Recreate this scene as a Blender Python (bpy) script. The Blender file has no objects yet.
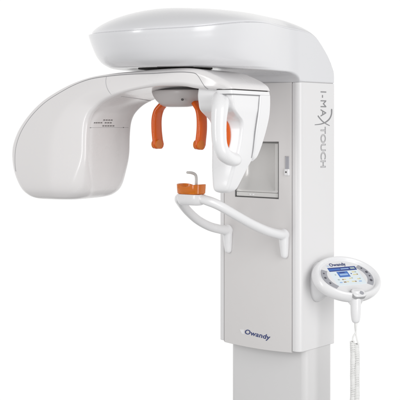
import bpy, bmesh, math
from mathutils import Vector, Matrix
from math import sin, cos, pi, sqrt

# ------------------------------------------------------------------ units
# modelling unit u = 1/300 m.  z = 0 is eye height (1.5 m above the floor).
# x runs along the column front, -y towards the patient, +x = operator side.
S = 1.0 / 300.0
EYE = 450.0
TH = math.radians(40)
RV = Vector((cos(TH), sin(TH), 0))         # camera right
VV = Vector((-sin(TH), cos(TH), 0))        # camera forward

def W(p):                                   # modelling units -> metres, world
    return Vector((p[0] * S, p[1] * S, (p[2] + EYE) * S))

scene = bpy.context.scene
COL = scene.collection

# ------------------------------------------------------------------ materials
def nodes_of(name):
    m = bpy.data.materials.new(name); m.use_nodes = True
    return m, m.node_tree.nodes, m.node_tree.links, m.node_tree.nodes['Principled BSDF']

def plastic(name, col, rough=.35, coat=.3, coat_rough=.12, var=.03, bump=.0, scale=14, rvar=.06, trans=0, metal=0, spec=.5, sss=0):
    m, N, L, B = nodes_of(name)
    tc = N.new('ShaderNodeTexCoord')
    no = N.new('ShaderNodeTexNoise'); no.inputs['Scale'].default_value = scale * .5; no.inputs['Detail'].default_value = 5
    L.new(tc.outputs['Object'], no.inputs['Vector'])
    mx = N.new('ShaderNodeMix'); mx.data_type = 'RGBA'
    a = [c * (1 - var) for c in col]; b = [min(1, c * (1 + var)) for c in col]
    mx.inputs[6].default_value = (*a, 1); mx.inputs[7].default_value = (*b, 1)
    L.new(no.outputs['Fac'], mx.inputs[0]); L.new(mx.outputs[2], B.inputs['Base Color'])
    mr = N.new('ShaderNodeMapRange'); mr.inputs['To Min'].default_value = rough - rvar; mr.inputs['To Max'].default_value = rough + rvar
    L.new(no.outputs['Fac'], mr.inputs['Value']); L.new(mr.outputs[0], B.inputs['Roughness'])
    B.inputs['Coat Weight'].default_value = coat
    B.inputs['Coat Roughness'].default_value = coat_rough
    B.inputs['Transmission Weight'].default_value = trans
    B.inputs['Metallic'].default_value = metal
    B.inputs['Specular IOR Level'].default_value = spec
    if sss:
        B.inputs['Subsurface Weight'].default_value = sss
        B.inputs['Subsurface Radius'].default_value = (1, .35, .1)
        B.inputs['Subsurface Scale'].default_value = .01
    if bump:
        n2 = N.new('ShaderNodeTexNoise'); n2.inputs['Scale'].default_value = 900; n2.inputs['Detail'].default_value = 2
        L.new(tc.outputs['Object'], n2.inputs['Vector'])
        bp = N.new('ShaderNodeBump'); bp.inputs['Strength'].default_value = bump; bp.inputs['Distance'].default_value = .0003
        L.new(n2.outputs['Fac'], bp.inputs['Height']); L.new(bp.outputs[0], B.inputs['Normal'])
    return m

M_shell = plastic('warm_grey_shell', (.79, .772, .772), .27, .55, .14, .012, .05)
M_head  = plastic('pearl_white_shell', (.745, .748, .768), .26, .7, .14, .008, .04)
M_side  = plastic('white_side_cover', (.80, .795, .80), .36, .25, .2, .012, .05)
M_panel = plastic('light_grey_panel', (.725, .71, .705), .42, .1, .2, .012, .08)
M_base  = plastic('pedestal_grey', (.745, .74, .742), .34, .15, .2, .012, .08)
M_white = plastic('white_gloss', (.85, .85, .86), .28, .4, .1, .008, .03)
M_mount = plastic('grey_mount', (.56, .53, .525), .4, .2, .2, .02, .05)
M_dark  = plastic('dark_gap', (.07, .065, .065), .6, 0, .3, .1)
M_seam  = plastic('seam_shadow_gap', (.5, .49, .49), .6, 0, .3, .1)
M_frame = plastic('dark_grey_frame', (.16, .16, .16), .5, 0, .3, .1)
M_vent = plastic('vent_shadow', (.2, .19, .19), .6, 0, .3, .1)
M_metal = plastic('satin_aluminium', (.72, .715, .70), .28, .3, .1, .01, 0, 8, .03, metal=.15)
M_lip   = plastic('pale_lip', (.72, .715, .70), .25, .3, .1, .02)
M_amber = plastic('amber_plastic', (.86, .135, .002), .16, .22, .06, .04, 0, 20, .03, trans=.22, spec=.42, sss=.0)
M_amb2  = plastic('amber_plastic_bright', (.98, .27, .006), .16, .25, .06, .04, 0, 20, .03, trans=.4, spec=.42)
M_rod   = plastic('smoked_clear_rod', (.78, .77, .75), .25, .3, .1, .03, trans=.3)
M_navy  = plastic('navy_print', (.035, .055, .19), .4, 0, .2, .03)
M_sky   = plastic('pale_blue_print', (.62, .72, .90), .4, 0, .2, .03)
M_print = plastic('grey_print', (.27, .27, .28), .45, 0, .2, .03)
M_print2 = plastic('pale_grey_print', (.42, .42, .43), .45, 0, .2, .03)
M_pad   = plastic('grey_keypad', (.40, .405, .44), .4, .1, .2, .02)
M_key   = plastic('dark_key', (.09, .09, .11), .4, .1, .2, .02)
M_cord  = plastic('white_cord', (.86, .86, .85), .45, .1, .2, .02)
M_floor = plastic('white_floor', (.42, .42, .42), .5, .1, .2, .03)

def emis(name, col, s=.9):
    m, N, L, B = nodes_of(name)
    B.inputs['Base Color'].default_value = (.04, .04, .04, 1); B.inputs['Roughness'].default_value = .55; B.inputs['Specular IOR Level'].default_value = .2
    B.inputs['Emission Color'].default_value = (*col, 1); B.inputs['Emission Strength'].default_value = s
    no = N.new('ShaderNodeTexNoise'); no.inputs['Scale'].default_value = 300
    return m
M_sc = [emis('screen_white', (.78, .86, .90)), emis('screen_navy', (.015, .05, .26)), emis('screen_blue', (.05, .17, .55)),
        emis('screen_yellow', (.78, .70, .40)), emis('screen_brown', (.34, .22, .12)), emis('screen_grey', (.40, .50, .50)), emis('screen_light_blue', (.35, .52, .80))]

# ------------------------------------------------------------------ object helpers
def empty(name, p, label=None, cat=None, parent=None):
    o = bpy.data.objects.new(name, None); COL.objects.link(o); o.empty_display_size = .05
    o['_o'] = list(W(p))
    if parent: o.parent = parent; o.location = W(p) - Vector(parent['_o'])
    else: o.location = W(p)
    if label: o['label'] = label
    if cat: o['category'] = cat
    return o

def mesh(name, verts, faces, mat, parent=None, smooth=True, angle=35, label=None, fmats=None):
    """verts in modelling units"""
    me = bpy.data.meshes.new(name)
    base = Vector(parent['_o']) if parent else Vector((0, 0, 0))
    me.from_pydata([W(v) - base for v in verts], [], faces)
    mats = mat if isinstance(mat, list) else [mat]
    for m in mats: me.materials.append(m)
    if fmats:
        for p, i in zip(me.polygons, fmats): p.material_index = i
    bm = bmesh.new(); bm.from_mesh(me)
    bmesh.ops.remove_doubles(bm, verts=bm.verts, dist=1e-6)
    bmesh.ops.recalc_face_normals(bm, faces=bm.faces)
    bm.to_mesh(me); bm.free()
    if smooth:
        me.shade_smooth(); me.set_sharp_from_angle(angle=math.radians(angle))
    o = bpy.data.objects.new(name, me); COL.objects.link(o)
    if parent: o.parent = parent
    o['_o'] = list(base)
    if label: o['label'] = label
    return o

def bevel(o, w, seg=3, ang=40):
    b = o.modifiers.new('bevel', 'BEVEL'); b.width = w * S; b.segments = seg; b.limit_method = 'ANGLE'
    b.angle_limit = math.radians(ang); b.harden_normals = False
    return o

def loft(rings, cap0=True, cap1=True, closed=True):
    n = len(rings[0]); V = []; F = []
    for r in rings: V += [tuple(p) for p in r]
    for i in range(len(rings) - 1):
        for j in range(n if closed else n - 1):
            k = (j + 1) % n
            F.append((i * n + j, i * n + k, (i + 1) * n + k, (i + 1) * n + j))
    def cap(i):
        c = Vector((0, 0, 0))
        for p in rings[i]: c += Vector(p)
        V.append(tuple(c / n)); ci = len(V) - 1
        for j in range(n): F.append((ci, i * n + j, i * n + (j + 1) % n))
    if cap0: cap(0)
    if cap1: cap(len(rings) - 1)
    return V, F

def catmull(P, m):
    """P: list of tuples (any length); m samples per span"""
    out = []; n = len(P)
    for i in range(n - 1):
        p0, p1, p2, p3 = P[max(i - 1, 0)], P[i], P[i + 1], P[min(i + 2, n - 1)]
        for k in range(m):
            t = k / m
            out.append(tuple(.5 * (2 * b + (c - a) * t + (2 * a - 5 * b + 4 * c - d) * t * t + (3 * b - a - 3 * c + d) * t ** 3)
                             for a, b, c, d in zip(p0, p1, p2, p3)))
    out.append(tuple(P[-1])); return out

def tube(path, rad, n=16, capround=True):
    """path points (x,y,z) modelling units; rad number or list"""
    P = [Vector(p) for p in path]
    R = rad if isinstance(rad, (list, tuple)) else [rad] * len(P)
    T = [(P[min(i + 1, len(P) - 1)] - P[max(i - 1, 0)]).normalized() for i in range(len(P))]
    ref = Vector((0, 0, 1)) if abs(T[0].z) < .9 else Vector((1, 0, 0))
    u = (ref - T[0] * ref.dot(T[0])).normalized()
    rings = []
    def ring(c, t, u, r):
        w = t.cross(u)
        return [c + (u * cos(2 * pi * j / n) + w * sin(2 * pi * j / n)) * r for j in range(n)]
    us = []
    for i in range(len(P)):
        u = (u - T[i] * u.dot(T[i])).normalized(); us.append(u.copy())
    if capround:
        for a in (80, 60, 40, 20):
            rings.append(ring(P[0] - T[0] * R[0] * sin(math.radians(a)), T[0], us[0], R[0] * cos(math.radians(a))))
    for i in range(len(P)): rings.append(ring(P[i], T[i], us[i], R[i]))
    if capround:
        for a in (20, 40, 60, 80):
            rings.append(ring(P[-1] + T[-1] * R[-1] * sin(math.radians(a)), T[-1], us[-1], R[-1] * cos(math.radians(a))))
    return loft(rings)

def box(c, h, M=None):
    V = []
    for sx in (-1, 1):
        for sy in (-1, 1):
            for sz in (-1, 1):
                V.append((c[0] + sx * h[0], c[1] + sy * h[1], c[2] + sz * h[2]))
    F = [(0, 1, 3, 2), (4, 6, 7, 5), (0, 4, 5, 1), (2, 3, 7, 6), (0, 2, 6, 4), (1, 5, 7, 3)]
    if M: V = [tuple(M(v)) for v in V]
    return V, F

def join(parts):
    V = []; F = []
    for v, f in parts:
        o = len(V); V += list(v); F += [tuple(i + o for i in q) for q in f]
    return V, F

def sell(n_exp, N):                          # unit superellipse
    out = []
    for j in range(N):
        a = 2 * pi * (j + .5) / N
        c, s = cos(a), sin(a)
        # equalise sampling near the corners
        r = (abs(c) ** n_exp + abs(s) ** n_exp) ** (-1 / n_exp)
        out.append((c * r, s * r))
    return out

def lerp(a, b, t): return a + (b - a) * t
def smooth(t): t = max(0, min(1, t)); return t * t * (3 - 2 * t)
def interp(tab, x):
    if x <= tab[0][0]: return tab[0][1]
    for (a, fa), (b, fb) in zip(tab, tab[1:]):
        if x <= b: return lerp(fa, fb, (x - a) / (b - a))
    return tab[-1][1]
def sinterp(tab, x):                          # catmull style
    n = len(tab)
    if x <= tab[0][0]: return tab[0][1]
    if x >= tab[-1][0]: return tab[-1][1]
    for i in range(n - 1):
        if x <= tab[i + 1][0]:
            x0, x1 = tab[i][0], tab[i + 1][0]; t = (x - x0) / (x1 - x0)
            def sl(k):
                a, b = max(k - 1, 0), min(k + 1, n - 1)
                return (tab[b][1] - tab[a][1]) / (tab[b][0] - tab[a][0])
            m0, m1 = sl(i) * (x1 - x0), sl(i + 1) * (x1 - x0)
            return (2*t**3-3*t*t+1)*tab[i][1] + (t**3-2*t*t+t)*m0 + (-2*t**3+3*t*t)*tab[i+1][1] + (t**3-t*t)*m1

# ------------------------------------------------------------------ text
def text(name, body, origin, ex, ey, width, height, mat, parent, depth=.25, outline=0, shear=0, space=1.0, bold=0):
    """origin = lower-left corner, ex/ey = unit vectors of the baseline and of 'up'; real flat lettering with thickness"""
    cu = bpy.data.curves.new(name, 'FONT'); cu.body = body; cu.size = 1; cu.shear = shear; cu.space_character = space
    cu.resolution_u = 6
    if outline:
        cu.fill_mode = 'NONE'; cu.bevel_depth = outline; cu.bevel_resolution = 1
    else:
        cu.extrude = .02; cu.offset = bold
    tmp = bpy.data.objects.new('tmp', cu); COL.objects.link(tmp)
    dg = bpy.context.evaluated_depsgraph_get()
    me = bpy.data.meshes.new_from_object(tmp.evaluated_get(dg))
    bpy.data.objects.remove(tmp)
    xs = [v.co.x for v in me.vertices]; ys = [v.co.y for v in me.vertices]; zs = [v.co.z for v in me.vertices]
    ex, ey = Vector(ex).normalized(), Vector(ey).normalized(); ez = ex.cross(ey)
    o_ = Vector(origin); base = Vector(parent['_o'])
    kx = width / (max(xs) - min(xs)); ky = height / (max(ys) - min(ys)); kz = depth / (max(zs) - min(zs))
    for v in me.vertices:
        q = o_ + ex * (v.co.x - min(xs)) * kx + ey * (v.co.y - min(ys)) * ky + ez * (v.co.z - min(zs)) * kz
        v.co = W(q) - base
    me.materials.clear(); me.materials.append(mat)
    o = bpy.data.objects.new(name, me); COL.objects.link(o); o.parent = parent; o['_o'] = list(base)
    return o

# ================================================================== THE MACHINE
mach = empty('x_ray_machine', (0, 31, -EYE), 'tall white panoramic dental x-ray machine with rotating arm, column and orange head supports', 'x-ray machine')

# ------------------------------------------------------------------ pedestal
def rrect(x0, x1, y0, y1, r, n=8):
    out = []
    for cx, cy, a0 in ((x1 - r, y0 + r, -90), (x1 - r, y1 - r, 0), (x0 + r, y1 - r, 90), (x0 + r, y0 + r, 180)):
        for k in range(n + 1):
            a = math.radians(a0 + 90 * k / n); out.append((cx + r * cos(a), cy + r * sin(a)))
    return out
def prism(pl, z0, z1):
    n = len(pl)
    V = [(x, y, z0) for x, y in pl] + [(x, y, z1) for x, y in pl]
    F = [tuple(range(n)), tuple(range(n, 2 * n))] + [(i, (i + 1) % n, n + (i + 1) % n, n + i) for i in range(n)]
    return V, F
ped = mesh('pedestal', *prism(rrect(-46, 52, 13, 62, 7), -EYE + 5, -215), M_base, mach)
foot = bevel(mesh('floor_plate', *prism(rrect(-75, 75, -60, 90, 14), -EYE + .1, -EYE + 5), M_base, mach), 1.2)
# ------------------------------------------------------------------ column housing
def arc(cx, cy, r, a0, a1, n=10):
    return [(cx + r * cos(math.radians(lerp(a0, a1, k / n))), cy + r * sin(math.radians(lerp(a0, a1, k / n)))) for k in range(n + 1)]
prof = [(44, 0)] + arc(47.3, 6, 6.3, -90, 0) + arc(49.4, 60.4, 4.2, 0, 90) + arc(-44, 56.6, 8, 90, 180) + arc(-46, 6, 6, 180, 270) + [(-44, 0), (-44, 15), (44, 15)]
house = bevel(mesh('column_housing', *prism(prof, -227.5, 42.95), M_side, mach), .5, 2)
mesh('seam', *prism(rrect(-51.0, 52.8, .9, 63.8, 4.5), 42.6, 43.4), M_seam, house)

# front panel with a real opening for the mirror
PB = 1.6
def py(x): return -.4 - PB * (1 - (x / 43.0) ** 2)
HX, HZ0, HZ1 = 28.0, -75.0, -17.0
xs = sorted(set([-43.2 + 86.4 * i / 24 for i in range(25)] + [-HX, HX]))
zs = [-229, -200, -150, -110, HZ0, -60, -45, -30, HZ1, 0, 20, 42.95]
V = []; F = []; idx = {}
def zrow(x, z): return z - (1.2 * (1 - (x / 43.0) ** 2) if z == -229 else 0)
for lay, dy in ((0, 0), (1, 3.0)):
    for i, x in enumerate(xs):
        for k, z in enumerate(zs):
            idx[lay, i, k] = len(V); V.append((x, (py(x) if lay == 0 else 3.0), zrow(x, z)))
def solid(i, k):
    if i < 0 or k < 0 or i >= len(xs) - 1 or k >= len(zs) - 1: return False
    return not (xs[i] >= -HX - 1e-6 and xs[i + 1] <= HX + 1e-6 and zs[k] >= HZ0 and zs[k + 1] <= HZ1)
for i in range(len(xs) - 1):
    for k in range(len(zs) - 1):
        if not solid(i, k): continue
        for l in (0, 1): F.append((idx[l, i, k], idx[l, i + 1, k], idx[l, i + 1, k + 1], idx[l, i, k + 1]))
        for (di, dk, a, b) in ((-1, 0, (i, k), (i, k + 1)), (1, 0, (i + 1, k), (i + 1, k + 1)), (0, -1, (i, k), (i + 1, k)), (0, 1, (i, k + 1), (i + 1, k + 1))):
            if not solid(i + di, k + dk):
                F.append((idx[0, a[0], a[1]], idx[0, b[0], b[1]], idx[1, b[0], b[1]], idx[1, a[0], a[1]]))
panel = bevel(mesh('front_panel', V, F, M_panel, mach), .35, 2, 50)
for s in (-1, 1):
    mesh('panel_gap', *box((s * 43.62, 1.2, -93.3), (.3, 1.4, 135)), M_seam, panel)

# mirror recess: dished pan, thin dark frame, pale lip
N1, N2 = 24, 30
V = []; F = []
for i in range(N1 + 1):
    x = lerp(-HX + .7, HX - .7, i / N1)
    for k in range(N2 + 1):
        z = lerp(HZ0 + 5.6, HZ1 - .7, k / N2)
        t = (z - HZ0 - 5.6) / (HZ1 - HZ0 - 6.3)
        dx = max(0, (x - 17) / 10.3); dxl = max(0, (-x - 17) / 10.3)
        y = 11.5 - 11.0 * (1 - min(1, t / .42)) ** 2 - 4.0 * dx ** 2 - 4.0 * dxl ** 2
        V.append((x, max(y, .2), z))
for i in range(N1):
    for k in range(N2):
        a = i * (N2 + 1) + k; F.append((a, a + N2 + 1, a + N2 + 2, a + 1))
rec = empty('mirror_recess', (0, 0, -46), parent=mach)
mir = mesh('mirror', V, F, M_metal, rec)
sd = mir.modifiers.new('thick', 'SOLIDIFY'); sd.thickness = .8 * S; sd.offset = -1
fr = [box((0, 1.5, HZ1 - .25), (HX, 3.0, .25)), box((0, 1.5, HZ0 + .3), (HX, 3.0, .3)),
      box((-HX + .25, 1.5, -46), (.25, 3.0, 28.2)), box((HX - .3, 1.5, -46), (.3, 3.0, 28.2))]
mesh('recess_frame', *join(fr), M_frame, rec, smooth=False)
mesh('recess_liner', *join([box((HX - .9 - 2.4, 1.2, -44), (2.2, .7, 24.8))]), M_lip, rec)
bevel(mesh('recess_lip', *box((0, 1.2, HZ0 + 3.2), (HX - .9, 1.6, 2.3)), M_lip, rec), .6)
for dx in (-8.5, -4.8):
    bevel(mesh('lip_mark', *box((dx, -.6, HZ0 + 3.2), (1.2, .35, .9)), M_white, rec), .3)

# latch slot with key knob
mesh('lock_slot', *box((38.4, py(38.4) - .15, -40.5), (1.9, .5, 8.8)), M_pad, panel, smooth=False)
mesh('slot_edge', *join([box((38.4 - 2.05, py(38.4) - .2, -40.5), (.25, .6, 9.1)), box((38.4, py(38.4) - .2, -31.6), (2.2, .6, .25))]), M_seam, panel, smooth=False)
lk = bevel(mesh('lock', *box((38.6, py(38.4) - .8, -47.6), (2.9, 1.2, 3.4)), M_white, panel), .8)
mesh('key_hole', *tube([(38.2, py(38.4) - 1.9, -47.4), (38.2, py(38.4) - 2.3, -47.4)], .9, 12, False), M_dark, panel)

# lettering on the column
sl = Vector((1, 0, -.075)).normalized()
text('maker_lettering', 'Owandy', (-14.8, py(0) + .1, -218.2), sl, (.10, 0, 1), 32.5, 6.6, M_navy, panel, .3, bold=.014, space=1.04, shear=.18)
mesh('emblem', [(-21.5, py(-18)-.25, -213.0), (-16.5, py(-18)-.25, -212.6), (-15.6, py(-18)-.25, -217.0), (-18.6, py(-18)-.25, -217.0),
                (-21.5, py(-18)+.1, -213.0), (-16.5, py(-18)+.1, -212.6), (-15.6, py(-18)+.1, -217.0), (-18.6, py(-18)+.1, -217.0)],
     [(0, 1, 2, 3), (4, 7, 6, 5), (0, 4, 5, 1), (1, 5, 6, 2), (2, 6, 7, 3), (3, 7, 4, 0)], M_white, panel, smooth=False)
# vertical model lettering on the operator side: reads downwards, letter tops to the rear
DZ = (0, 0, -1)
text('model_lettering', 'I-MA', (53.7, 36.6, 34.5), DZ, (0, 1, 0), 25.8, 10.0, M_print, house, .25, space=1.25)
text('model_outline_lettering', 'TOUCH', (53.62, 36.3, -1.8), DZ, (0, 1, 0), 42, 9.6, M_print2, house, .3, outline=.022, space=1.0)
xl = []
stroke1 = catmull([(52.15, 57, 15.5), (52.15, 56.5, 11), (52.15, 53, 6.5), (52.15, 46, 3), (52.15, 37, 1), (52.15, 26, .2)], 8)
stroke2 = catmull([(52.15, 32, 9), (52.15, 38.5, 4.6), (52.15, 45.5, 1.6), (52.15, 53, -.6)], 6)
n = len(stroke1); xl.append(tube(stroke1, [.35 + 1.0 * (1 - i / n) for i in range(n)], 8))
n = len(stroke2); xl.append(tube(stroke2, [.9 - .5 * i / n for i in range(n)], 8))
V, F = join(xl); V = [(51.95 + (v[0] - 51.95) * .25 + 1.68, v[1], v[2]) for v in V]
mesh('letter_x', V, F, M_print, house)

# ------------------------------------------------------------------ overhead housing
YC, RH = -128.0, 81.6
def hw(y): return 81.6 - 29.6 * smooth((y - YC) / 122.0)
out = []
for k in range(0, 97):
    a = pi * k / 96                              # +x side (a=0) round the front to -x
    out.append((RH * cos(a), YC - RH * sin(a)))
left = [YC + 3 * i for i in range(1, 36)] + [-20 + 1.25 * i for i in range(0, 17)] + [4 + 3.4 * i for i in range(0, 16)]
for y in left: out.append((-hw(y), y))
out += [(x, y) for x, y in reversed(arc(-44, 56.6, 8, 90, 180, 8))]
out += [(-44 + 93 * i / 10, 64.6) for i in range(1, 10)]
out += [(x, y) for x, y in reversed(arc(49.4, 60.4, 4.2, 0, 90, 8))]
for y in reversed(left): out.append((hw(y) + 1.6 * smooth((y + 20) / 20), y))
# de-duplicate
tmp = [out[0]]
for p in out[1:]:
    if (p[0] - tmp[-1][0]) ** 2 + (p[1] - tmp[-1][1]) ** 2 > .04: tmp.append(p)
out = tmp
ZS = [(-210, 83), (-180, 85.5), (-130, 92), (-85, 95.3), (-50, 96), (-20, 95.5), (5, 94.3), (19.5, 92.2), (31, 87.5), (41, 80), (50, 71.5), (56, 64), (60, 57), (62.8, 49)]
ZT = [(-208, 100), (-128, 109.4), (-85, 111.6), (-40, 112.4), (0, 110.5), (20, 107), (35, 103), (45, 92), (56, 74), (62.8, 54)]
ZBOT = 52.4
INS = [(0, 29), (.02, 24), (.06, 20.5), (.11, 17), (.16, 14.3), (.25, 11.3), (.36, 8.6), (.47, 6.6), (.58, 4.9), (.7, 3.2), (.8, 2.0), (.92, .6), (1, .3)]
def zs_(y): return sinterp(ZS, y)
def zb(y):
    if y <= -20: return ZBOT
    if y < 0: t = (y + 20) / 20; return ZBOT - (ZBOT - 43.1) * (1 - sqrt(max(0, 1 - t * t)))
    return 43.1
def spine(p): return (0, max(YC, p[1]))
def inset(p, d):
    s = spine(p); v = Vector((s[0] - p[0], s[1] - p[1])); L = v.length
    if L < 1e-6: return p
    d = min(d, L); return (p[0] + v.x / L * d, p[1] + v.y / L * d)
def wt(y): return 1 - smooth((y + 150) / 125.0)
rings = []
for f in (1.0, .6, .16, .06):                         # underside
    r = []
    for p in out:
        q = inset(p, 29 * wt(p[1]) + 4); s = spine(p); r.append((lerp(q[0], s[0], f), lerp(q[1], s[1], f), zb(p[1]) + 1.8 * (f > .1) * wt(p[1])))
    rings.append(r)
lv = [(0, 4, 0), (0, 1.6, 0), (0, .5, .6), (0, 0, 1.6)] + [((i / 34) ** 1.7, 0, 2.0) for i in range(3, 34)] + [(1, 0.0, -.8)]
for h, extra, dz in lv:
    r = []
    for p in out:
        q = inset(p, sinterp(INS, h) * .9 * wt(p[1]) + extra)
        z0, z1 = zb(p[1]), zs_(p[1]); k_ = 1 - wt(p[1]); z = lerp(z0 + (dz * k_ if h < 1 else 0), z1, h) + (dz if h == 1 else 0)
        r.append((q[0], q[1], z))
    rings.append(r)
rings.append([(*inset(p, 1.2 + 2.2 * wt(p[1])), zs_(p[1]) + .9 * wt(p[1]) - .8) for p in out])
rings.append([(*inset(p, 6), zs_(p[1]) - 2) for p in out])
V, F = loft(rings, False, False)
head = mesh('overhead_housing', V, F, M_head, mach, angle=50)
rings = [[(*inset(p, 1.5 + 3 * wt(p[1])), zs_(p[1]) - .9) for p in out], [(*inset(p, .9 + 2.6 * wt(p[1])), zs_(p[1]) - .1 + .7 * wt(p[1])) for p in out]]
for f in [0, .006, .02, .05, .09, .14, .2, .28, .37, .47, .58, .7, .82, .92, 1.0]:
    r = []
    for p in out:
        s = spine(p); e = .9 + 2.6 * wt(p[1])
        q = inset(p, e); q = (lerp(q[0], s[0], f), lerp(q[1], s[1], f))
        g = (1 - (1 - f) ** 1.9) ** .7
        z0 = zs_(p[1]) + .1 + .9 * wt(p[1]); z1 = sinterp(ZT, s[1])
        r.append((q[0], q[1], lerp(z0, z1, g)))
    rings.append(r)
V, F = loft(rings, False, False)
mesh('lid', V, F, M_head, head, angle=50)
rings = [[(*inset(p, 1.4 + 3 * wt(p[1])), zs_(p[1]) + dz) for p in out] for dz in (-1.5, 1.2)]
V, F = loft(rings, True, True)
mesh('lid_seam', V, F, M_seam, head)
# swivel bearing between housing and arm
def disc(cx, cy, r, z0, z1, n=64):
    pl = [(cx + r * cos(2 * pi * k / n), cy + r * sin(2 * pi * k / n)) for k in range(n)]
    return prism(pl, z0, z1)
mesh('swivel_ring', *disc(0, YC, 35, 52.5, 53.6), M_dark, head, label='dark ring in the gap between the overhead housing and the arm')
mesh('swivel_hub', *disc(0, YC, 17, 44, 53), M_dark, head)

# ------------------------------------------------------------------ rotating arm
PSI = math.radians(30)
AD = RV * cos(PSI) - VV * sin(PSI)              # along the arm (towards the detector)
BD = -RV * sin(PSI) - VV * cos(PSI)             # across it, towards the operator
def A(a, b, z): return Vector((0, YC, z)) + AD * a + BD * b
#  Oa,  Oz,   Ia,  Iz, T+ , exponent
SEC = [(-135, -73.6, -106, -73.2, 10, 3),
       (-148.5, -72.4, -89, -71.6, 30, 3.5),
       (-157.5, -67.2, -80, -67.0, 37.5, 4),
       (-163.5, -58, -75.6, -59, 41, 4.5),
       (-167.8, -43, -74.2, -44, 42, 5),
       (-167.6, -24, -74, -27, 42, 5.4),
       (-162, -9, -73.5, -10, 42, 5.8),
       (-152.5, 4, -72, 2, 42, 6),
       (-140.5, 15.5, -68.5, 9.8, 42, 6),
       (-127, 25, -63, 15.4, 42, 6),
       (-110.5, 33, -56, 20.4, 42, 6),
       (-92, 39.8, -47, 24.8, 42, 6),
       (-70, 45.2, -36, 28.6, 42, 6),
       (-46, 48.0, -22, 31.6, 42, 6),
       (-20, 49.6, -5, 34, 42, 6),
       (10, 51.0, 10, 35.2, 42, 6),
       (34, 51.2, 30, 35.0, 42, 6),
       (50, 49.2, 44, 32.8, 42, 6),
       (61, 45.4, 55, 31.4, 42, 6),
       (71, 41.0, 63, 31.4, 41.4, 5),
       (79, 36.2, 67, 31.4, 39.8, 4.5),
       (82, 31.8, 70, 31.3, 38.6, 4.5)]
SEC2 = catmull(SEC, 7)
NS = 96
def secpt(s, u, v):
    oa, oz, ia, iz, T, e = s
    ca, cz = (oa + ia) / 2, (oz + iz) / 2; da, dz = (oa - ia) / 2, (oz - iz) / 2
    return A(ca + da * u, T * v, cz + dz * u)
def headness(s): return smooth((-50 - (s[0] + s[2]) / 2) / 45)   # 1 in the tube head, 0 in the beam
def kf(s, u):                                   # the tube head's broad sides are gently crowned
    w = headness(s); d = u + .12
    return 1 - w * (((.115 * (d - .12 * (1 - math.exp(-d / .12)))) if d > 0 else -.085 * d) + .02 * math.exp(-(d / .2) ** 2) * 0)
def section(s):
    """rounded rectangle in (u, v) with corner radii given in modelling units"""
    oa, oz, ia, iz, T, e = s
    h = sqrt((oa - ia) ** 2 + (oz - iz) ** 2) / 2
    w = headness(s); z = (oz + iz) / 2
    ro = min(lerp(5.5, 4.2, w), h * .85, T * .85); ri = min(lerp(4.0, 6.0, w), h * .85, T * .85)
    if oa < -100:
        q_ = smooth((-22 - z) / 46); ro = min(lerp(ro, 12, q_), h * .9, T * .9); ri = min(lerp(ri, 19, q_), h * .9, T * .9)
    pts = []
    def edge(p, q, n): 
        for k in range(n): t = (k + .5) / n; pts.append((lerp(p[0], q[0], t), lerp(p[1], q[1], t)))
    def corner(cu, cv, r, a0):
        for k in range(11):
            a = math.radians(a0 + 9 * k); pts.append((cu + r * cos(a), cv + r * sin(a)))
    corner(h - ro, T - ro, ro, 0); edge((h - ro, T), (-h + ri, T), 22)
    corner(-h + ri, T - ri, ri, 90); edge((-h, T - ri), (-h, -T + ri), 20)
    corner(-h + ri, -T + ri, ri, 180); edge((-h + ri, -T), (h - ro, -T), 22)
    corner(h - ro, -T + ro, ro, 270); edge((h, -T + ro), (h, T - ro), 8)
    out = []
    for p, q in pts:
        u, v = p / h, q / T
        k = kf(s, u)
        if u < -.55:                            # the inner face is dished, leaving a raised rim
            f = smooth((-.55 - u) / .45); u += headness(s) * f * (6.4 / h) * (1 - abs(v) ** 3.2)
        out.append((u, v * k))
    return out
rings = [[secpt(s, u, v) for u, v in section(s)] for s in SEC2]
V, F = loft(rings)
arm = mesh('rotating_arm', V, F, M_shell, mach, angle=60)
def onsurf(s, u, side=1, off=.0):
    p = secpt(s, u, side * kf(s, u)); return p + BD * side * off
def oninner(s, v, off=.0):
    oa, oz, ia, iz, T, e = s; h = sqrt((oa - ia) ** 2 + (oz - iz) ** 2) / 2
    return secpt(s, -1 + headness(s) * (6.4 / h) * (1 - abs(v) ** 3.2) - off / h, v * kf(s, -1))
# edge seam of the shell, both sides of the arm
for side in (1, -1):
    path = []
    for s in SEC2[27:]:
        halfw = sqrt((s[0] - s[2]) ** 2 + (s[1] - s[3]) ** 2) / 2
        i = (SEC2.index(s) - 27) / (len(SEC2) - 27)
        off = 4.0 + 2.6 * headness(s)
        u = 1 - off / halfw
        ca = s[0]
        if ca > 46: u = lerp(u, -1.0, smooth((ca - 46) / 22))
        if u < -.97: break
        path.append(onsurf(s, u, side, -.12))
    mesh('shell_seam', *tube(path, .3, 8), M_print, arm)
# seam of the underside lining: short tick and line under the beam
i0 = min(range(60, len(SEC2)), key=lambda i: abs(SEC2[i][0] + 52))
path = [onsurf(SEC2[i0 - k], lerp(.72, -.82, k / 8), 1, -.12) for k in range(9)] + [oninner(SEC2[i0 - 8 - k], lerp(.93, -.9, k / 6.0), -.1) for k in range(1, 7)]
mesh('lining_seam', *tube(path, .3, 8), M_print2, arm)
# seam across the inner face of the tube head
si = min(range(len(SEC2)), key=lambda i: abs(SEC2[i][3] + 3) + (0 if i < 70 else 99))
s = SEC2[si]
path = [oninner(s, v, -.1) for v in [lerp(-.86, .86, k / 20) for k in range(21)]]
mesh('face_seam', *tube(path, .2, 8), M_print2, arm)
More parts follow.
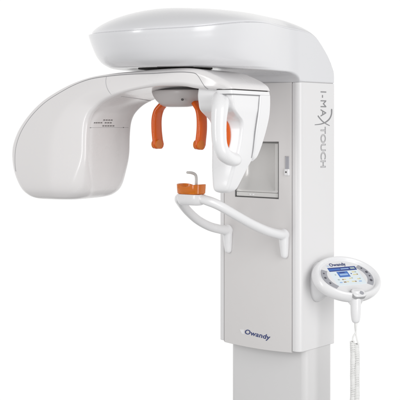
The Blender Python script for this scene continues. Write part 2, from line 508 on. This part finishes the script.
# vent slots above that seam, three staggered rows
def inner_at(z):
    best = min((i for i in range(10, 70)), key=lambda i: abs(SEC2[i][3] - z)); return SEC2[best]
for z, bs in ((4.6, [6 - 4.6 * k for k in range(4)]), (1.6, [24, 19.4, 14.8, 10.2, 2, -2.6, -7.2]), (-1.6, [10 - 4.6 * k for k in range(1, 6)]), (-2.6, [-29.5, 32])):
    s = inner_at(z)
    for b in bs:
        c = oninner(s, b / 42.0)
        hb, hh = (1.6, .52) if abs(b) < 28 else (.7, .4)
        Vv = []
        for da in (-.5, .22):
            for db, dz in ((-hb, 0), (-hb * .85, hh), (hb * .85, hh), (hb, 0), (hb * .85, -hh), (-hb * .85, -hh)):
                Vv.append(c + AD * da + BD * db + Vector((0, 0, dz)))
        Ff = [(0, 1, 2, 3, 4, 5), (6, 11, 10, 9, 8, 7)] + [(i, (i + 1) % 6, 6 + (i + 1) % 6, 6 + i) for i in range(6)]
        mesh('vent_slot', Vv, Ff, M_vent, arm, smooth=False)

# ------------------------------------------------------------------ detector housing (right end of the arm)
def rsec(r, n=8):
    def f(a0, a1, b0, b1):
        rr = min(r, (a1 - a0) * .45, (b1 - b0) * .45); out = []
        for ca, cb, t0 in ((a1 - rr, b0 + rr, -90), (a1 - rr, b1 - rr, 0), (a0 + rr, b1 - rr, 90), (a0 + rr, b0 + rr, 180)):
            for k in range(n + 1):
                t = math.radians(t0 + 90 * k / n); out.append((ca + rr * cos(t), cb + rr * sin(t)))
        return out
    return f
def lvl(tab, r, m=6, grow=0):
    f = rsec(r)
    return [[A(a, b, z) for a, b in f(a0 - grow, a1 + grow, b0 - grow, b1 + grow)] for z, a0, a1, b0, b1 in catmull(tab, m)]
body = [(33.6, 44, 79.2, -36.5, 34), (30, 43.6, 79.6, -37, 34.5), (26, 43.2, 79.8, -37.5, 34.5), (20, 42.8, 79.4, -37.8, 32.5), (14, 42.5, 79, -38, 29.5), (8.5, 42.5, 78, -37.8, 20), (4.5, 42.6, 77.3, -37.2, 12.5), (0, 42.8, 76.6, -36.4, 9.2),
        (-8, 43, 75.2, -34, 8.3), (-16, 43.2, 74.0, -31.5, 8.2), (-26, 43.6, 72, -27.5, 9), (-33, 44, 70.2, -22.5, 10), (-40, 44, 67.8, -18.5, 10), (-50, 44.3, 64.5, -14, 9.5), (-58, 45, 61.5, -10.5, 9), (-61, 46.5, 59, -8, 7), (-62.2, 49, 56, -5, 4)]
det = mesh('detector_housing', *loft(lvl(body, 3.2)), M_white, mach, angle=50)
mesh('joint_gap', *loft([[A(a, b, z) for a, b in rsec(4)(64.0, 80.0, -37, 38)] for z in (30.6, 31.8)]), M_dark, det)
# outer cover: band under the joint and the far-end cheek
bt = [(30.75, 64.5, 81.2, -38.2, 39.2), (27.5, 64.8, 81.5, -38.6, 38.4)]
mesh('cover_band', *loft(lvl(bt, 4, 2)), M_white, det, angle=50)
mesh('band_gap', *loft([[A(a, b, z) for a, b in rsec(4)(65.2, 80.4, -37.6, 37.2)] for z in (27.6, 26.5)]), M_print, det)
cov = [(27.4, 44, 81.4, -38.6, -17), (18, 44, 81.0, -39.4, -16.5), (8, 44, 80.0, -39.6, -16), (-4, 44, 78.0, -37.8, -16), (-16, 45, 75.8, -34.5, -17), (-24, 46, 74.2, -31.5, -18), (-30, 47, 72.6, -28.5, -18.5), (-33.5, 50, 70, -25.5, -20)]
mesh('outer_cover', *loft(lvl(cov, 3)), M_white, det, angle=50)
cs = catmull(cov[:-1], 4)
mesh('cover_seam', *tube([A(a1 - 1.35, b1 + .15, z) for z, a0, a1, b0, b1 in cs], .42, 8), M_print2, det)
# handle
hp = catmull([(62, 20, 27), (67, 33, 21.5), (69.5, 39.5, 13), (69.6, 41, 3), (69.6, 41, -7), (70.2, 40.2, -17), (71.6, 36.5, -25), (72.5, 27, -29.5), (71, 14, -31), (67, 6, -31)], 6)
hr = [interp([(0, 8.5), (.15, 8.0), (.3, 7.0), (.55, 6.5), (.75, 6.4), (.9, 6), (1, 5.6)], i / (len(hp) - 1)) for i in range(len(hp))]
mesh('handle', *tube([A(*p) for p in hp], hr, 24), M_white, det)
# orange oval piece on the housing face, behind the handle
ins = []
for dn in (0, 1.2):
    ins.append([A(69.5 - (3.2 if False else 0) + 5.2 * (cos(t) if cos(t) > 0 else .45 * cos(t)), 0, -9 + 17 * sin(t)) for t in [2 * pi * k / 40 for k in range(40)]])
def near_b(z): return interp([(-32, 10), (-16, 8.3), (0, 9.2), (4.5, 12.5), (8.5, 20)], z)
r0 = [A(0, 0, 0)] 
R0 = []; R1 = []
for k in range(40):
    t = 2 * pi * k / 40; a = 58.4 + 5.2 * (cos(t) if cos(t) > 0 else .7 * cos(t)); z = -8.5 + 15 * sin(t); b = near_b(z)
    R0.append(A(a, b - 1.5, z)); R1.append(A(a, b + 1.4, z))
mesh('orange_piece', *loft([R0, R1]), M_amber, det, label='orange oval piece seen through the handle')

# ------------------------------------------------------------------ temple supports under the arm
mt_l = [(33.0, 24, 17), (32.4, 25.8, 18.4), (31, 26.2, 18.6), (28, 25.2, 17.8), (23.5, 22.5, 15.5), (19.5, 18.5, 12), (17.6, 15, 9), (17.0, 10, 6)]
rings = [[(rx * u, YC + 4 + ry * v, z) for u, v in sell(2.6, 64)] for z, rx, ry in mt_l]
mount = mesh('temple_support', *loft(rings), M_mount, mach, angle=60)
mesh('mount_gap', *loft([[(24 * u, YC + 4 + 16.5 * v, z) for u, v in sell(2.6, 64)] for z in (32.9, 37.5)]), M_dark, mount)
mesh('screw', *tube([(18, YC - 10.2, 23.5), (18.3, YC - 11.5, 23.5)], 1.1, 12, False), M_dark, mount)
for s_ in (-1, 1):
    yc = YC + 6
    pth = catmull([(17, yc, 24), (21, yc, 19.5), (26, yc - .5, 14), (28.2, yc - 1, 6), (28.3, yc - 1, -4), (27.2, yc - 1, -13), (26.2, yc - 1, -18.5), (25.9, yc - 1, -21.5), (25.8, yc - 1, -22.9)], 6)
    n = len(pth); rings = []
    for i, p in enumerate(pth):
        q0, q1 = pth[max(0, i - 1)], pth[min(n - 1, i + 1)]
        t = Vector((q1[0] - q0[0], 0, q1[2] - q0[2])).normalized(); nx = Vector((t.z, 0, -t.x))
        wy = interp([(-22.9, 2.5), (-22.3, 4.2), (-21, 5.8), (-18.5, 6.9), (-14, 6.4), (5, 6.2), (14, 6.0), (19.5, 5.2), (24, 4.2)], p[2]); wx = 2.5
        rings.append([(s_ * (p[0] + nx.x * wx * u), p[1] + wy * v, p[2] + nx.z * wx * u) for u, v in sell(3.2, 28)])
    c = mesh('temple_clamp', *loft(rings), M_amber, mount, angle=60)
    mesh('clamp_pad', *tube([(s_ * 26.2 - 3.3, yc - 2.8, -18.3), (s_ * 26.2 + 3.3, yc - 2.8, -18.3)], 4.4, 28, False), M_amb2, mount)

# ------------------------------------------------------------------ chin rest
chin = empty('chin_rest', (0, 0, -110), parent=mach)
half = [(9, -106, -69.8), (16, -104, -71), (23, -93, -76), (29.5, -75, -86), (34, -55, -96), (36.3, -34, -104), (36.5, -16, -108.5), (36.2, -3, -110.5)]
for s_ in (1, -1):
    pth = catmull([(s_ * x, y, z) for x, y, z in half], 7)
    n = len(pth); rr = [interp([(0, 4.0), (.2, 4.8), (.5, 4.6), (.85, 4.8), (1, 5.4)], i / (n - 1)) for i in range(n)]
    b = tube(pth, rr, 20)
    ft = catmull([(s_ * 36.2, -4.2, -109.5), (s_ * 36.2, -3.8, -116), (s_ * 36.2, -3.2, -124), (s_ * 36.2, -2.8, -131)], 5)
    f = tube(ft, [interp([(0, 5.4), (.5, 4.8), (1, 3.7)], i / (len(ft) - 1)) for i in range(len(ft))], 20)
    o = mesh('support_bar', *join([b, f]), M_white, chin, angle=60)
    rm = o.modifiers.new('weld', 'REMESH'); rm.mode = 'VOXEL'; rm.voxel_size = .55 * S; rm.use_smooth_shade = True
    sm = o.modifiers.new('blend', 'SMOOTH'); sm.factor = .6; sm.iterations = 9
# white carrier under the cup
rings = []
for z, kx, ky in ((-76.5, 11, 5), (-75.5, 13.2, 6.6), (-72, 14.6, 7.8), (-67, 15, 8.2), (-66.2, 14.6, 7.8)):
    rings.append([(kx * u, -105 + ky * v, z) for u, v in sell(3.2, 48)])
mesh('cup_carrier', *loft(rings), M_white, chin, angle=50)
# orange chin cup: open dish with a dipped front edge
V = []; F = []
NC = 56
def rimz(t): return -56.3 - 2.6 * math.exp(-((cos(t)) / .45) ** 2) - (2.2 if False else 0)
lay = []
for (kx, ky, zf) in ((12.5, 7.5, lambda t: -66.1), (13.8, 8.6, lambda t: -65.2), (14.2, 8.9, lambda t: lerp(-65, rimz(t), .55)), (14.4, 9.0, lambda t: rimz(t) - .3), (13.9, 8.5, lambda t: rimz(t)), (13.2, 7.8, lambda t: rimz(t) - .4),
                     (12.6, 7.2, lambda t: lerp(-64, rimz(t), .5)), (10.5, 5.6, lambda t: -62.6), (6, 3, lambda t: -63.2), (1, .5, lambda t: -63.3)):
    r = []
    for k, (u, v) in enumerate(sell(3.4, NC)):
        t = math.atan2(v, u); r.append((kx * u, -105 + ky * v, zf(t)))
    lay.append(r)
mesh('chin_cup', *loft(lay), M_amb2, chin, angle=50)
mesh('cup_rib', *box((-5, -105, -61.5), (1.0, 7.2, 2.4)), M_amber, chin)
hk = catmull([(8.0, -107, -64), (8.0, -107, -56), (8.0, -107, -50), (7.4, -108, -47), (5.8, -111.2, -45.4), (3.8, -115, -45.0)], 6)
mesh('bite_rod', *tube(hk, [1.35] * (len(hk) - 8) + [1.35 - .03 * k for k in range(8)], 12), M_rod, chin)

# ------------------------------------------------------------------ control panel
CP = Vector((83, 39.5, -155.0))
R3 = Vector((.351, .934, 0)).normalized(); tau = math.radians(37)
Nh = Vector((.934, -.351, 0)).normalized()
U3 = -Nh * cos(tau) + Vector((0, 0, sin(tau))); N3 = R3.cross(U3).normalized()
def Cp(r, u, n): return CP + R3 * r + U3 * u + N3 * n
ctl = empty('control_panel', CP, parent=mach)
prof_ = [(.02, 2.2), (.4, 2.2), (.70, 2.2), (.79, 2.3), (.815, 2.9), (.84, 4.2), (.88, 5.3), (.92, 5.4), (.96, 4.2), (.99, 1.8), (1.0, -.8), (.985, -3.6), (.94, -6.2), (.86, -8), (.7, -9.6), (.45, -10.6), (.05, -11)]
prof_ = catmull(prof_, 3)
AX, BX = 39.2, 29.0
rings = [[Cp(AX * k * cos(2 * pi * j / 96), BX * (k if k < .9 else k) * sin(2 * pi * j / 96), h) for j in range(96)] for k, h in prof_]
mesh('panel_shell', *loft(rings), M_white, ctl, angle=60)
# bracket
br = []
for x, cy, cz, hy, hz in ((53.0, 31, -160, 13.5, 20), (54.2, 31, -160, 14.2, 20.6), (57, 31, -159.6, 13.6, 19.5), (63, 32, -161, 11.5, 13.5), (68, 33.5, -162.5, 10.5, 9.5), (70.5, 34.5, -163, 8, 6)):
    br.append([(x, cy + hy * u, cz + hz * v) for u, v in sell(2.3, 48)])
mesh('bracket', *loft(br), M_white, ctl, angle=60)
# screen (one mesh, real raised display face)
SX, SY = -.2, 1.4
V = []; F = []; FM = []
def quad(x0, x1, y0, y1, n, mi):
    i = len(V); V.extend([Cp(SX + x0, SY + y0, n), Cp(SX + x1, SY + y0, n), Cp(SX + x1, SY + y1, n), Cp(SX + x0, SY + y1, n)])
    F.append((i, i + 1, i + 2, i + 3)); FM.append(mi)
def disp():
    # glass slab
    i = len(V)
    for n in (1.9, 2.75):
        V.extend([Cp(SX - 17.5, SY - 12.5, n), Cp(SX + 17.5, SY - 12.5, n), Cp(SX + 17.5, SY + 12.5, n), Cp(SX - 17.5, SY + 12.5, n)])
    F.extend([(i + 4, i + 5, i + 6, i + 7), (i, i + 1, i + 5, i + 4), (i + 1, i + 2, i + 6, i + 5), (i + 2, i + 3, i + 7, i + 6), (i + 3, i, i + 4, i + 7)]); FM.extend([0] * 5)
disp()
quad(-17.3, 17.3, 6.9, 12.4, 2.83, 1); quad(-17.3, -3, 8.4, 10.6, 2.87, 2); quad(10, 15.5, 8.6, 11.0, 2.87, 5); quad(-2, 8, 9.0, 10.4, 2.87, 6)
quad(-9.6, 4.0, -1.8, 6.2, 2.83, 2); quad(-7.6, 2.4, .6, 3.0, 2.87, 6); quad(-6.5, 0, 3.8, 5.4, 2.87, 1)
quad(-13.6, -12, 1.4, 3.0, 2.83, 5); quad(6.2, 7.6, 1.6, 3.0, 2.83, 1)
for x, y, mi, w in ((10.6, 4.4, 3, 1.7), (13.2, 4.2, 5, 1.1), (10.8, .6, 3, 2.6), (13.6, .8, 4, .8), (-7.6, -5.0, 4, 1.1), (-5.6, -5.0, 3, 1.6), (-7.2, -8.6, 4, 1.6), (-3.6, -8.4, 3, 1.3), (2.0, -4.0, 3, 1.4), (4.4, -3.8, 5, .8), (3.2, -8.6, 3, 2.0), (6.0, -8.8, 4, .9), (11.4, -5.6, 3, 1.6), (13.4, -5.2, 5, .8), (11.6, -9.0, 6, 1.8), (-12.2, -8.8, 6, 1.6), (-12.8, -4.8, 5, 1.2)):
    quad(x - w, x + w, y - .8, y + .8, 2.83, mi)
mesh('touch_screen', V, F, M_sc, ctl, smooth=False, fmats=FM)
def pad_arc(a0, a1, rr, w):
    rgs = []
    for n in (1.9, 2.65):
        r = []
        for k in range(17):
            a = math.radians(lerp(a0, a1, k / 16)); r.append(Cp(AX * (rr + w) * cos(a), BX * (rr + w) * sin(a), n))
        for k in range(17):
            a = math.radians(lerp(a1, a0, k / 16)); r.append(Cp(AX * (rr - w) * cos(a), BX * (rr - w) * sin(a), n))
        rgs.append(r)
    n = 34
    return [tuple(p) for p in rgs[0] + rgs[1]], [tuple(range(n, 2 * n))] + [(i, (i + 1) % n, n + (i + 1) % n, n + i) for i in range(n)]
mesh('key_pad', *pad_arc(-40, 42, .685, .085), M_pad, ctl)
mesh('key_pad', *pad_arc(146, 222, .685, .085), M_pad, ctl)
for a, s_ in ((30, .9), (12, 1.4), (-4, .9), (-22, 1.5), (160, .8), (178, 1.2), (200, 1.0)):
    a = math.radians(a); c = (AX * .69 * cos(a), BX * .69 * sin(a))
    mesh('key', *tube([Cp(c[0], c[1], 2.4), Cp(c[0], c[1], 3.0)], s_, 12, False), M_key, ctl)
text('maker_lettering', 'Owandy', Cp(-12.0, 14.8, 2.25), R3, U3, 20, 5.4, M_navy, ctl, .35)
mesh('emblem', [tuple(Cp(x, y, n)) for n in (2.25, 2.55) for x, y in ((-16.3, 17.4), (-13.5, 17.8), (-13.0, 15.6), (-14.8, 15.4))],
     [(4, 5, 6, 7), (0, 1, 5, 4), (1, 2, 6, 5), (2, 3, 7, 6), (3, 0, 4, 7)], M_sky, ctl, smooth=False)
# clip that holds the hand switch, on the near edge
rings = []
for n, k in ((-7, 1), (3, 1), (5.6, 1), (6.6, .96), (7.0, .86)):
    rings.append([Cp(-3.2 + 7.2 * k * u, -25.6 + 5.4 * k * v, n) for u, v in sell(4, 40)])
mesh('switch_clip', *loft(rings), M_white, ctl, angle=50)
rings = [[Cp(-3.2 + 7.6 * u, -25.4 + 5.8 * v, n) for u, v in sell(4, 40)] for n in (2.2, 5.25)]
mesh('clip_gap', *loft(rings), M_print2, ctl)
mesh('clip_button', *tube([Cp(-1.4, -27.6, 6.7), Cp(-1.4, -27.6, 7.6)], 2.3, 20, False), M_pad, ctl)

# ================================================================== HAND SWITCH ON ITS CORD
q = Cp(-5.4, -29.5, -2)
HX0, HY0 = q.x - .5, q.y + .4
hs = empty('hand_switch', (HX0, HY0, -176), 'white exposure hand switch hanging below the oval control panel on a coiled cord', 'hand switch')
rg = []
for z, r in ((-163.5, 2.5), (-164.2, 4.2), (-168, 4.9), (-176, 5.0), (-185, 4.9), (-190, 4.5), (-193.5, 3.9), (-195.2, 3.0), (-195.8, 1.8)):
    rg.append([(HX0 + r * u, HY0 + r * v, z) for u, v in sell(2.2, 40)])
mesh('grip', *loft([list(r) for r in zip(*[catmull([r[j] for r in rg], 4) for j in range(40)])]), M_white, hs, angle=60)
mesh('strain_relief', *tube([(HX0 + .3, HY0, -195.5), (HX0 + .3, HY0, -202)], [1.4, .9], 12), M_cord, hs)
# straight lead, coil going down, coil coming back up to the panel
def coil(x, y, z0, z1, R, wire, pitch):
    turns = (z0 - z1) / pitch; n = int(turns * 14); P = []
    for i in range(n + 1):
        a = 2 * pi * turns * i / n
        f = i / n; wob = .4 * sin(f * 7.0) + .15 * sin(f * 23.0 + 2 * y)
        P.append((x + wob + R * (1 + .06 * sin(f * 61 + x)) * cos(a), y + .5 * wob + R * sin(a), lerp(z0, z1, f + .0035 * sin(f * 37.0 + x))))
    return P
zc0, zc1 = -214.5, -345.0
xa, ya = HX0 - 3.3 * RV.x, HY0 - 3.3 * RV.y
xb, yb = HX0 + 1.0 * RV.x, HY0 + 1.0 * RV.y
c1 = coil(xa, ya, zc0, zc1, 1.85, .8, 1.6)
lead = catmull([(HX0 + .3, HY0, -201), (HX0 + .2, HY0, -205), (HX0 - 1.6, HY0 - 1.4, -209), (xa + .5, ya, -212), c1[0]], 6)
loop = catmull([c1[-1], (xa, ya, -352), ((xa + xb) / 2, (ya + yb) / 2, -358), (xb, yb, -352), (xb + 1.85, yb, zc1)], 6)
mesh('coiled_cord', *tube(lead[:-1] + c1, .85, 7), M_cord, hs)
c2 = coil(xb, yb, zc0 - 1.5, zc1, 1.85, .8, 1.6)
up = catmull([(xb + 1.85, yb, c2[0][2]), (xb, yb, -211), (HX0 - .6, HY0 + 1, -205), (HX0 - 3.4, HY0 + 4, -196), (HX0 - 4.2, HY0 + 6.5, -184), (HX0 - 6, HY0 + 7.5, -172)], 6)
mesh('coiled_cord', *tube(list(reversed(up))[:-1] + c2, .85, 7), M_cord, hs)
mesh('cord_loop', *tube(loop, .85, 7), M_cord, hs)

# ------------------------------------------------------------------ floor
fl = mesh('floor', *disc(0, 0, 520, -EYE - 6, -EYE, 96), M_floor)
fl['kind'] = 'structure'

# ================================================================== LIGHT
w = bpy.data.worlds.new('World'); scene.world = w; w.use_nodes = True
N, L = w.node_tree.nodes, w.node_tree.links
bg = N['Background']
tc = N.new('ShaderNodeTexCoord')
dp = N.new('ShaderNodeVectorMath'); dp.operation = 'DOT_PRODUCT'; dp.inputs[1].default_value = VV
L.new(tc.outputs['Generated'], dp.inputs[0])
mr = N.new('ShaderNodeMapRange'); mr.interpolation_type = 'SMOOTHSTEP'
mr.inputs['From Min'].default_value = -.25; mr.inputs['From Max'].default_value = .45
mr.inputs['To Min'].default_value = .60; mr.inputs['To Max'].default_value = 1.03
L.new(dp.outputs['Value'], mr.inputs['Value'])
sx = N.new('ShaderNodeSeparateXYZ'); L.new(tc.outputs['Generated'], sx.inputs[0])
up_ = N.new('ShaderNodeMapRange'); up_.interpolation_type = 'SMOOTHSTEP'
up_.inputs['From Min'].default_value = .3; up_.inputs['From Max'].default_value = .9; up_.inputs['To Min'].default_value = 1; up_.inputs['To Max'].default_value = .6
L.new(sx.outputs['Z'], up_.inputs['Value'])
dn = N.new('ShaderNodeMapRange'); dn.interpolation_type = 'SMOOTHSTEP'
dn.inputs['From Min'].default_value = -.75; dn.inputs['From Max'].default_value = -.34; dn.inputs['To Min'].default_value = .35; dn.inputs['To Max'].default_value = 1
L.new(sx.outputs['Z'], dn.inputs['Value'])
m2 = N.new('ShaderNodeMath'); m2.operation = 'MULTIPLY'; L.new(up_.outputs[0], m2.inputs[0]); L.new(dn.outputs[0], m2.inputs[1])
ml = N.new('ShaderNodeMath'); ml.operation = 'MULTIPLY'; L.new(mr.outputs[0], ml.inputs[0]); L.new(m2.outputs[0], ml.inputs[1])
L.new(ml.outputs[0], bg.inputs['Strength']); bg.inputs['Color'].default_value = (1, .995, .99, 1)

def softbox(name, pos, target, size, power, col=(1, 1, 1)):
    l = bpy.data.lights.new(name, 'AREA'); l.shape = 'RECTANGLE'; l.size = size[0]; l.size_y = size[1]; l.energy = power; l.color = col
    o = bpy.data.objects.new(name, l); COL.objects.link(o); o.location = pos
    o.rotation_euler = (Vector(target) - Vector(pos)).to_track_quat('-Z', 'Y').to_euler()
T = (0, -.1, 1.4)
softbox('softbox_key', (3.0, -.9, 1.7), T, (1.5, 2.8), 50)
softbox('softbox_fill', (-.4, -3.4, 1.9), T, (.6, 2.2), 27)

# ================================================================== CAMERA
cd = bpy.data.cameras.new('camera'); cam = bpy.data.objects.new('camera', cd); COL.objects.link(cam)
corner = Vector((52.15, 0, 0))
cam.location = W(corner - RV * 99 - VV * 1100)
cam.rotation_euler = (math.radians(90), 0, TH)
cd.sensor_width = 36; cd.lens = 36 * 1100 / 400.0
cd.shift_y = -75 / 400.0
cd.clip_end = 200
scene.camera = cam
scene.view_settings.view_transform = 'Standard'; scene.view_settings.look = 'None'
scene.view_settings.exposure = 0; scene.view_settings.gamma = 1
scene.render.resolution_x = scene.render.resolution_y = 1024
for o in bpy.data.objects:
    if '_o' in o: del o['_o']
